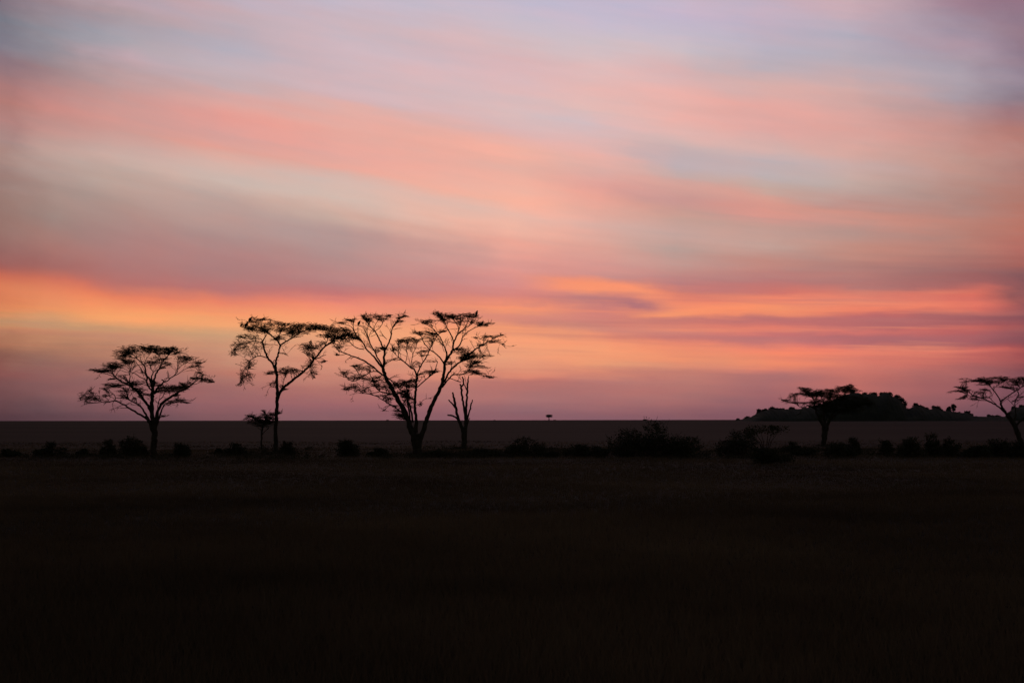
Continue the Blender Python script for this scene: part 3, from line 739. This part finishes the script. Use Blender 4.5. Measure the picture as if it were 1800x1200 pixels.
# --- acacia cut by the right edge
T8 = [
 [(1775,880,56),(1758,800,52),(1730,720,52),(1698,640,52),(1660,580,48),(1620,530,40)],
 [(1622,535,32),(1590,490,26),(1562,440,22),(1555,390,20)],
 [(1556,395,14),(1520,330,12),(1480,280,11),(1450,240,9),(1400,200,6),(1330,178,4)],
 [(1558,390,14),(1600,360,12),(1660,315,11),(1710,285,11),(1760,250,9),(1805,222,8),(1860,190,6)],
 [(1710,285,8),(1660,262,7),(1600,245,5),(1560,235,4)],
 [(1480,280,7),(1500,240,6),(1560,200,5),(1600,180,3)],
 [(1450,240,6),(1440,210,5),(1470,180,3)],
 [(1760,250,6),(1740,215,5),(1700,185,4)],
 [(1690,620,26),(1712,540,14),(1706,455,10),(1705,400,9),(1722,355,9),(1744,315,9),(1727,285,8)],
 [(1706,450,6),(1665,402,6),(1632,370,5),(1642,340,4)],
 [(1712,400,5),(1760,365,4),(1790,340,3)],
 [(1604,510,20),(1530,448,16),(1470,412,14),(1400,376,13),(1350,356,12),(1290,335,11),(1250,320,8),(1220,288,5)],
 [(1290,335,7),(1210,325,6),(1195,290,4),(1120,255,3)],
 [(1510,425,9),(1460,380,8),(1440,345,7),(1465,320,6),(1440,282,4)],
 [(1440,350,6),(1380,355,5),(1362,375,4),(1300,378,3)],
 [(1712,650,24),(1800,560,18),(1860,480,14),(1920,400,10),(1960,320,6)],
]
T8P = [(1170,158,60,8,'m'),(1190,182,65,8,'m'),(1300,170,100,10,'d'),(1260,180,80,8,'d'),(1400,150,110,10,'d'),(1420,180,110,12,'d'),(1500,192,110,14,'d'),(1560,138,90,9,'d'),(1600,160,90,14,'d'),(1650,185,80,14,'m'),(1730,160,80,14,'d'),(1790,148,70,12,'d'),(1760,195,70,14,'d'),(1370,215,80,9,'m'),
 (1150,245,70,10,'d'),(1090,290,70,8,'d'),(1100,240,45,7,'m'),(1190,280,75,10,'d'),(1380,270,60,9,'d'),(1340,295,60,9,'m'),(1130,365,48,10,'d'),(1170,350,30,8,'d'),(1250,370,50,14,'m'),(1270,345,60,8,'l'),(1380,350,50,8,'l'),(1590,240,70,9,'m'),(1650,250,70,9,'d'),(1770,345,45,8,'l'),(1720,385,50,7,'l'),(1660,518,24,5,'m'),(1690,215,70,10,'m'),(1020,298,30,4,'m'),
 (1880,160,110,14,'d'),(1960,190,90,12,'d'),(1890,215,90,12,'d'),(1980,300,70,12,'d'),(1900,260,70,10,'m')]
make_tree('acacia_tree', 'umbrella acacia with a slanting trunk, cut by the right edge of view', 'tree', GA, 1500, 640, 6.0, 144.0, T8, T8P, 88)

# --- tiny lone tree on the horizon
def far_tree(px, py, top, hw, D, label, seed):
    rnd = random.Random(seed)
    b = at(px, py, D); g = gz(b.x, b.y); s = D / F
    root = empty('acacia_tree', (b.x, b.y, g)); o0 = Vector((b.x, b.y, g))
    H = at(px, top, D).z - g; W = hw * s
    wd = Acc(); cr = Acc()
    wd.tube([o0 + Vector((0, 0, -.3)), o0 + Vector((.05, 0, H * .3)), o0 + Vector((-.1, 0, H * .5))], [.55, .42, .32], 6)
    for k in range(6):
        a = rnd.uniform(0, 6.28)
        wd.tube([o0 + Vector((-.1, 0, H * .45)), o0 + Vector((math.cos(a) * W * .3, math.sin(a) * W * .3, H * .65)), o0 + Vector((math.cos(a) * W * .7, math.sin(a) * W * .7, H * .88))], [.16, .11, .05], 5)
    for i in range(1300):
        a = rnd.uniform(0, 6.28); r = W * math.sqrt(rnd.random())
        lobe = .75 + .25 * math.sin(a * 3 + 1) 
        p = o0 + Vector((math.cos(a) * r * lobe, math.sin(a) * r * lobe, H * (.98 - .48 * rnd.random() ** 1.3 * (1 - .3 * r / W)) - .06 * H * (r / W) ** 2))
        d = Vector((rnd.uniform(-1, 1), rnd.uniform(-1, 1), rnd.uniform(-.6, .6))).normalized()
        wv = d.cross(Vector((rnd.uniform(-1, 1), rnd.uniform(-1, 1), rnd.uniform(-1, 1)))).normalized()
        cr.leaf(p, d, wv, .5, .3)
    wd.build('trunk', M_BARK, root, o0, True); cr.build('crown', M_LEAF, root, o0)
    tag(root, label, 'tree')
far_tree(965, 739.3, 728.3, 6.8, 1250, 'tiny lone tree standing far off on the horizon line', 3)

# ------------------------------------------------------------------ shrubs
def shrub(name, label, px, top, hw, by, seed, shape='round', parts=True, cat='shrub', group='dark shrubs along the tree line', lobes=None, mat=M_SHRUB):
    """shape: round, flat (small umbrella on a stem), tall"""
    rnd = random.Random(seed)
    g = ground_hit(px, by)
    D = g.y; s = D / F
    root = empty(name, g); o0 = Vector(g)
    H = max(at(px, top, D).z - g.z, .4); W = hw * s * 1.2
    wd = Acc(); fo = Acc()
    blobs = []          # centre, rx, rz
    if shape == 'flat':
        for k in range(9):
            u = rnd.uniform(-.85, .85)
            hg = H * (rnd.uniform(.72, .93) - .14 * abs(u))
            blobs.append((Vector((u * W, rnd.uniform(-.6, .6) * W, hg)), W * rnd.uniform(.22, .42), H * rnd.uniform(.05, .12)))
        stems = 3
    else:
        nb = 9 if hw > 18 else 6
        for k in range(nb):
            u = rnd.uniform(-.8, .8)
            hgt = H * (1 - .62 * abs(u) ** 1.5) * rnd.uniform(.72, 1.0)
            if k < 2: u = (k - .5) * .35; hgt = H * (1 - .06 * k)
            rz = hgt * rnd.uniform(.2, .42)
            if shape == 'tall': u *= .8
            blobs.append((Vector((u * W, rnd.uniform(-.6, .6) * W, hgt - rz)), W * rnd.uniform(.26, .42), rz))
            blobs.append((Vector((u * W * 1.1, rnd.uniform(-.6, .6) * W, max(.3 * hgt, .2))), W * rnd.uniform(.25, .4), hgt * .3))
        stems = 6
    for (c, rx, rz) in blobs:
        n = int(min(420, 70 + 260 * rx * rz))
        for i in range(n):
            while True:
                a, b, d = rnd.uniform(-1, 1), rnd.uniform(-1, 1), rnd.uniform(-1, 1)
                q = a * a + b * b + d * d
                if q < 1 and (q > .25 or rnd.random() < .35): break
            k = rnd.uniform(.9, 1.18)
            p = o0 + c + Vector((a * rx * k, b * rx * k, d * rz * k))
            if p.z < o0.z + .02: continue
            dv = Vector((rnd.uniform(-1, 1), rnd.uniform(-1, 1), rnd.uniform(-.5, .9))).normalized()
            wv = dv.cross(Vector((rnd.uniform(-1, 1), rnd.uniform(-1, 1), rnd.uniform(-1, 1)))).normalized()
            fo.leaf(p, dv, wv, rnd.uniform(.10, .2), rnd.uniform(.05, .1))
        # twigs poking out of the outline
        for i in range(5 if shape != 'flat' else 3):
            a = rnd.uniform(0, 6.28)
            p = o0 + c + Vector((math.cos(a) * rx * .5, math.sin(a) * rx * .5, rz * .4))
            e = o0 + c + Vector((math.cos(a) * rx * 1.15, math.sin(a) * rx * 1.1, rz * rnd.uniform(.5, 1.3)))
            if e.z < o0.z + .1: continue
            spray(fo, p, (e - p).normalized(), (e - p).length, rnd, .1, 8)
    for (c, rx, rz) in blobs[::1]:
        b = Vector((rnd.uniform(-.1, .1) * W, rnd.uniform(-.1, .1) * W, -.1)) if stems > 1 else Vector((0, 0, -.15))
        e = Vector((c.x, c.y, max(c.z, .25)))
        m = Vector((b.x * .5 + e.x * .35, b.y * .5 + e.y * .35, e.z * .55)) if stems > 1 else Vector((e.x * .3, e.y * .3, e.z * .62))
        r0 = .035 if stems > 1 else .045
        wd.tube([o0 + b, o0 + m, o0 + e], [r0, r0 * .7, r0 * .35], 5)
    wd.build('stem', M_BARK, root, o0, True)
    fo.build('foliage' if shape != 'flat' else 'crown', mat if shape != 'flat' else M_LEAF, root, o0)
    tag(root, label, cat, group)

SH = [
 # px, top, half width, base y, shape, label
 (14, 789, 16, 803, 'round', 'low dark shrub at the left edge of the plain'),
 (88, 776, 19, 803, 'round', 'wide dark shrub, second from the left end of the tree line'),
 (148, 789, 10, 802, 'round', 'knee-high dark bush midway between the wide shrub and the domed acacia'),
 (190, 772, 12, 803, 'tall', 'narrow upright shrub left of the broad bush beside the domed acacia'),
 (230, 766, 25, 802, 'round', 'broad dense bush just left of the trunk of the domed acacia'),
 (316, 778, 17, 803, 'round', 'rounded shrub just right of the trunk of the domed acacia'),
 (384, 788, 6, 799, 'tall', 'tiny upright bush midway between the domed and the Y-shaped acacia'),
 (413, 778, 18, 801, 'round', 'shrub just left of the short flat-topped acacia'),
 (506, 775, 13, 800, 'round', 'bushy shrub touching the right of the Y-shaped trunk'),
 (608, 772, 21, 802, 'round', 'rounded shrub midway between the Y-shaped and the largest acacia'),
 (667, 787, 15, 802, 'round', 'low bush just left of the trunk of the largest acacia'),
 (772, 792, 22, 803, 'round', 'low spreading bush between the largest acacia and the dead tree'),
 (848, 788, 26, 803, 'round', 'long low bush just right of the dead tree'),
 (924, 767, 29, 803, 'round', 'dense dome-shaped bush below and left of the tiny horizon tree'),
 (972, 796, 12, 804, 'round', 'tiny low bush below the tiny horizon tree'),
 (1018, 781, 22, 803, 'round', 'flat shrub left of the great thicket'),
 (1052, 784, 18, 804, 'round', 'small dark shrub touching the left side of the great thicket'),
 (1104, 751, 34, 803, 'round', 'left shoulder of the great thicket, a leaning bushy shrub'),
 (1152, 736, 40, 803, 'tall', 'tallest shrub of the great thicket, rising to the horizon'),
 (1205, 765, 44, 803, 'round', 'right slope of the great thicket, a wide dense shrub'),
 (1303, 755, 38, 803, 'round', 'large shrub just left of the flat-capped bush near the hill'),
 (1346, 742, 30, 800, 'flat', 'dark flat-capped small tree below the left end of the hill'),
 (1341, 786, 34, 815, 'round', 'nearest low bush, in front of the flat-capped small tree'),
 (1393, 776, 13, 797, 'round', 'small bush between the flat-capped tree and the acacia before the hill'),
 (1420, 788, 22, 801, 'round', 'low bush at the left foot of the acacia before the hill'),
 (1474, 777, 24, 803, 'round', 'shrub at the right foot of the acacia before the hill'),
 (1500, 769, 15, 800, 'round', 'slim little bush right of the acacia before the hill'),
 (1555, 773, 14, 800, 'round', 'single bush standing alone below the highest part of the hill'),
 (1601, 767, 22, 803, 'round', 'wide shrub just left of the tallest bush below the low end of the hill'),
 (1635, 760, 17, 802, 'round', 'tallest bush below the low right end of the hill'),
 (1673, 768, 15, 802, 'round', 'rounded bush just right of the tallest bush below the low end of the hill'),
 (1718, 782, 20, 804, 'round', 'low spreading bush left of the dense shrub by the slanting trunk'),
 (1752, 771, 24, 803, 'round', 'dense shrub left of the slanting trunk at the right edge'),
 (1794, 774, 22, 805, 'round', 'dense shrub at the right edge, under the slanting acacia'),
]
for i, (px, tp, hw, by, shp, lab) in enumerate(SH):
    shrub('shrub' if shp != 'flat' else 'sapling', lab, px, tp, hw, by, 500 + i, shp,
          cat='shrub' if shp != 'flat' else 'small tree',
          group='dark shrubs along the tree line' if shp != 'flat' else None)

def undergrowth():
    rnd = random.Random(77); fo = Acc()
    roots = [o.location.copy() for o in col.objects if o.type == 'EMPTY' and 85 < o.location.y < 150]
    spots = []
    for i in range(2600):
        y = rnd.uniform(94, 128); x = rnd.uniform(-.40, .40) * y
        k = mnoise.noise(Vector((x * .16, y * .09, 3.3))) + .5 * mnoise.noise(Vector((x * .6, y * .3, 7.7)))
        if k > .20: spots.append((x, y, .12 + min(.55, k * .8) * rnd.random()))
    for r in roots:
        for i in range(12):
            a = rnd.uniform(0, 6.28); d = abs(rnd.gauss(0, .9)) + .15
            spots.append((r.x + math.cos(a) * d, r.y + math.sin(a) * d, rnd.uniform(.15, .5)))
    for (x, y, h) in spots:
        z = gz(x, y); w = rnd.uniform(.25, .7)
        for i in range(26):
            a = rnd.uniform(0, 6.28); d = w * rnd.random()
            p = Vector((x + math.cos(a) * d, y + math.sin(a) * d, z + h * rnd.random() * (1 - .6 * d / w)))
            dv = Vector((rnd.uniform(-1, 1), rnd.uniform(-1, 1), rnd.uniform(-.2, 1.2))).normalized()
            wv = dv.cross(Vector((rnd.uniform(-1, 1), rnd.uniform(-1, 1), rnd.uniform(-1, 1)))).normalized()
            fo.leaf(p, dv, wv, rnd.uniform(.08, .22), rnd.uniform(.03, .07))
    o = fo.build('undergrowth', M_UNDER)
    tag(o, 'low dark undergrowth along the foot of the tree line', 'undergrowth', kind='stuff')
undergrowth()

# ------------------------------------------------------------------ rocky hill
def hill(name, label, prof, D, depth, seed):
    rnd = random.Random(seed)
    s = D / F
    xs = np.array([p[0] for p in prof], float); ys = np.array([p[1] for p in prof], float)
    nx, ny = 260, 31
    X = np.linspace(xs[0], xs[-1], nx)
    T = np.interp(X, xs, ys)
    v = []; f = []
    for j in range(ny):
        t = j / (ny - 1) * 2 - 1          # -1 front .. 1 back
        for i in range(nx):
            Yd = D + t * depth
            base = at(X[i], 738, D)
            x = base.x
            x = at(X[i], 738, Yd).x
            top = max(at(X[i], T[i], D).z, base.z - 1) 
            gzv = gz(x, Yd)
            k = max(0.0, 1 - abs(t) ** 1.8) ** .8
            n = 0.7 * math.sin(X[i] * .31 + 5 * t) * math.sin(t * 9 + X[i] * .13) + .5 * math.sin(X[i] * .83 + t * 21)
            h = (top - gzv) * k
            z = gzv - .4 + max(0, h) + n * .5 * min(1, max(0, h) / 4) * (1 if abs(t) > .12 else 0)
            v.append((x, Yd, z))
    for j in range(ny - 1):
        for i in range(nx - 1):
            a = j * nx + i
            f.append((a, a + 1, a + nx + 1, a + nx))
    me = bpy.data.meshes.new(name); me.from_pydata(v, [], f)
    o = obj(name, me, M_HILL)
    tag(o, label, 'hill', kind='structure')
PROF1 = [(1285,739),(1296,737.5),(1305,735.5),(1322,731),(1333,724),(1343,721),(1357,717.5),(1373,718.5),(1388,718),(1400,718),(1417,716),(1430,714),(1450,708),(1470,699),(1488,692),(1500,689.5),(1510,689),(1517,692),(1535,691),(1544,695),(1552,690.5),(1562,690),(1566,694),(1580,699),(1590,711),(1595,718.5),(1607,713.5),(1611,711.5),(1620,713.5),(1630,718),(1638,718),(1645,715),(1655,720),(1667,721),(1692,724.5),(1698,724),(1713,730.5),(1733,731),(1753,730.5),(1767,731),(1785,732),(1805,735),(1825,739)]
hill('hill', 'rocky hill covered in scrub on the right horizon', PROF1, 1000, 70, 1)
PROF2 = [(1760,739),(1767,730),(1773,723),(1783,716),(1800,713),(1830,711),(1860,716),(1890,724),(1930,735),(1950,739)]
hill('hill', 'rounded dark hill at the right edge behind the slanting acacia', PROF2, 950, 60, 2)

def hill_bush(px, top, hw, D, label, seed, cat='bush', group='bushes along the hill skyline', tree=False, below=6):
    rnd = random.Random(seed); s = D / F
    c0 = at(px, top, D)
    W = hw * s; H = W * 1.2
    o0 = Vector((c0.x, D, c0.z - H))
    root = empty('hillside_tree' if tree else 'hillside_bush', o0)
    wd = Acc(); fo = Acc()
    foot = o0 - Vector((0, 0, below * s))
    wd.tube([foot, o0 + Vector((0, 0, H * .3)), o0 + Vector((.1, 0, H * .6))], [.3, .22, .12], 5)
    bl = []
    for k in range(5):
        bl.append((Vector((rnd.uniform(-.6, .6) * W, rnd.uniform(-.5, .5) * W, H * rnd.uniform(.3, .72))), W * rnd.uniform(.35, .6)))
    if True:
        for k in range(5): bl.append((Vector((rnd.uniform(-.8, 1.1) * W, rnd.uniform(-.5, .5) * W, H * rnd.uniform(-1.0, .2))), W * rnd.uniform(.6, .95) * (.6 if tree else 1)))
    for (c, r) in bl:
        for i in range(110):
            d = Vector((rnd.gauss(0, 1), rnd.gauss(0, 1), rnd.gauss(0, 1))).normalized() * r * rnd.uniform(.5, 1.1)
            d.z *= .7
            dv = Vector((rnd.uniform(-1, 1), rnd.uniform(-1, 1), rnd.uniform(-1, 1))).normalized()
            wv = dv.cross(Vector((rnd.uniform(-1, 1), rnd.uniform(-1, 1), rnd.uniform(-1, 1)))).normalized()
            fo.leaf(o0 + c + d, dv, wv, .8, .5)
    wd.build('trunk' if tree else 'stem', M_BARK, root, o0, True)
    fo.build('crown' if tree else 'foliage', M_SHRUB, root, o0)
    tag(root, label, cat, group)
GEN = 'small dark bush among others along the skyline of the rocky hill'
HB = [(1296,735.5,3,None),(1313,731,5,None),(1334,719,3,None),(1344,718,4,None),(1356,714,7,'wide bush, first big clump up the left slope of the hill'),(1364,717,4,None),(1375,717,3.5,None),(1392,713,5.5,'round bush standing out on the flat left shoulder of the hill'),(1413,715,4.5,None),(1424,714,5,None),(1440,711,6,None),(1500,686,6,None),(1520,689,5,None),(1535,689,6,None),(1552,689,5,None),(1561,687.5,7,None),(1576,694,5,None),(1584,700,4.5,None),(1590,708,4,None),(1609,708.5,3.5,'small pointed bush on the second, lower hump of the hill'),(1620,711.5,5,None),(1627,715,4,None),(1645,712.5,6,None),(1653,719,4,None),(1683,723,4,None),(1698,722.5,5,None),(1706,727,3.5,None),(1738,729,3,None),(1746,729.5,3.5,None),(1754,729,3.5,None)]
for i, (px, tp, hw, lb) in enumerate(HB):
    hill_bush(px, tp, hw + 1.0, 1000, lb or GEN, 900 + i, group='bushes along the hill skyline')
hill_bush(1676, 710.5, 4.5, 1000, 'small loose-crowned tree sticking up from the low right end of the hill', 950, 'tree', None, True, 12)
hill_bush(1668, 714.5, 3, 1000, 'small bush beside the loose-crowned tree on the hill', 951)
hill_bush(1784, 713.5, 6, 950, 'bush on the left brow of the rounded hill at the right edge', 952)
hill_bush(1798, 710.5, 6, 950, 'bush on top of the rounded hill at the right edge', 953)

hill_bush(681, 738.0, 2.2, 1250, 'tiny speck of a bush on the horizon behind the limbs of the largest acacia', 960, group='specks of scrub on the horizon')
hill_bush(869, 738.2, 2.0, 1250, 'tiny speck of a bush on the horizon just right of the dead tree', 961, group='specks of scrub on the horizon')
hill_bush(975, 738.0, 2.4, 1250, 'tiny bush on the horizon touching the right of the tiny lone tree', 962, group='specks of scrub on the horizon')
hill_bush(1134, 736.8, 3.5, 1250, 'small bush on the horizon just left of the thicket top', 963, group='specks of scrub on the horizon')
# ------------------------------------------------------------------ birds
def bird(label, px, py, hpx, D, lean, face, seed):
    """perched bird, (px,py) = feet; lean in degrees from upright; face +1 right, -1 left"""
    s = D / F; H = hpx * s
    feet = at(px, py, D)
    root_acc = Acc()
    a = R(lean)
    ax = Vector((math.sin(a) * face, 0.12, math.cos(a))).normalized()
    # spine: tail tip, rump, belly, chest, neck, crown
    prof = [(-.20, .05, 0), (-.10, .09, 0), (.02, .13, 0), (.16, .21, 0), (.34, .255, .01), (.52, .235, .02), (.66, .165, .035), (.75, .125, .06), (.84, .135, .085), (.92, .115, .10), (.98, .05, .10)]
    off = Vector((face, 0, 0))
    pts = [feet + Vector((0, 0, H * .10)) + ax * (H * t) + off * (H * o) for t, r, o in prof]
    root_acc.tube(pts, [H * r * 1.22 for t, r, o in prof], 10)
    hd = pts[-3]
    bk = Vector((face * .95, 0, -.28)).normalized()
    root_acc.tube([hd + bk * H * .08, hd + bk * H * .17, hd + bk * H * .24 + Vector((0, 0, -H * .03))], [H * .05, H * .032, H * .006], 6)
    # folded wings along the sides
    for sd in (-1, 1):
        w0 = pts[6] + Vector((0, sd * H * .12, 0)); w1 = pts[3] + Vector((-face * H * .05, sd * H * .17, 0)); w2 = pts[0] + Vector((-face * H * .02, sd * H * .05, 0))
        root_acc.tube([w0, w0.lerp(w1, .5) + Vector((0, sd * H * .05, 0)), w1, w2], [H * .06, H * .12, H * .09, H * .02], 6)
        lg = feet + Vector((0, sd * H * .09, 0))
        root_acc.tube([lg + Vector((0, 0, -.02)), lg + Vector((0, 0, H * .14)), pts[3] + Vector((0, sd * H * .06, 0))], [H * .025, H * .03, H * .06], 5)
        for t in (-.6, 0, .6):
            root_acc.tube([lg, lg + Vector((face * math.cos(t) * H * .1, math.sin(t) * H * .1, -.006))], [H * .02, H * .008], 4)
    me_o = root_acc.build('perched_bird', M_FEATH, None, feet, True)
    me_o.location = feet
    tag(me_o, label, 'bird', 'birds perched in the acacia tops')
def nearY(nodes, px, py):
    return min(nodes, key=lambda n: (n[0] - px) ** 2 + (n[1] - py) ** 2)[2]
y2 = nearY(n2_, 430, 565)
bird('dark bird perched on top at the left end of the Y-shaped acacia', 437.5, 564.5, 8.2, y2, 34, 1, 1)
bird('dark bird sitting lower among the left-end leaves of the Y-shaped acacia', 431.5, 574.5, 9.0, y2 - .3, 24, 1, 2)
bird('dark bird perched upright in the left half of the largest acacia', 629.5, 571.5, 8.0, nearY(n3_, 630, 572), 22, 1, 3)
bird('dark bird standing upright on the highest tip of the largest acacia', 837, 554, 8.0, nearY(n3_, 837, 556), 10, 1, 4)
bird('dark bird hunched on the right-hand outer twigs of the largest acacia', 845, 571, 7.0, nearY(n3_, 845, 570), 38, 1, 5)

# ------------------------------------------------------------------ tangle of sticks in the largest acacia
def nest():
    rnd = random.Random(8)
    Yn = nearY(n3_, 712, 692)
    c = at(711, 692.5, Yn)
    ac = Acc()
    for i in range(230):
        a = rnd.uniform(0, 6.28); rr = rnd.uniform(.16, .36)
        h = rnd.uniform(-.28, .30)
        k = 1 - .35 * max(0, -h / .28)
        p = c + Vector((math.cos(a) * rr * k, math.sin(a) * rr * k, h))
        b = a + 1.57 + rnd.uniform(-.7, .7)
        d = Vector((math.cos(b), math.sin(b), rnd.uniform(-.4, .4))).normalized()
        ln = rnd.uniform(.2, .45)
        ac.tube([p - d * ln * .5, p + Vector((0, 0, rnd.uniform(-.03, .03))), p + d * ln * .5], [.009, .012, .006], 4, False)
    o = ac.build('stick_nest', M_STICK, None, c); o.location = c
    tag(o, 'dark tangle of sticks lodged between the inner limbs of the largest acacia', 'nest')
nest()

# ------------------------------------------------------------------ air
HAZE = 1.5e-5
if HAZE:
    x0, x1, y0, y1, z0, z1 = -13000, 13000, -13000, 13000, -1.5, 60
    v = [(x, y, z) for x in (x0, x1) for y in (y0, y1) for z in (z0, z1)]
    f = [(0, 1, 3, 2), (4, 6, 7, 5), (0, 4, 5, 1), (2, 3, 7, 6), (0, 2, 6, 4), (1, 5, 7, 3)]
    me = bpy.data.meshes.new('haze'); me.from_pydata(v, [], f)
    m = bpy.data.materials.new('haze_air'); m.use_nodes = True
    hn = m.node_tree; hn.nodes.clear()
    pv = hn.nodes.new('ShaderNodeVolumePrincipled'); ou = hn.nodes.new('ShaderNodeOutputMaterial')
    pv.inputs['Color'].default_value = (.60, .62, 1.0, 1); pv.inputs['Density'].default_value = HAZE
    hn.links.new(pv.outputs[0], ou.inputs['Volume'])
    o = obj('haze', me, m); tag(o, 'thin evening air over the plain', 'haze', kind='stuff')
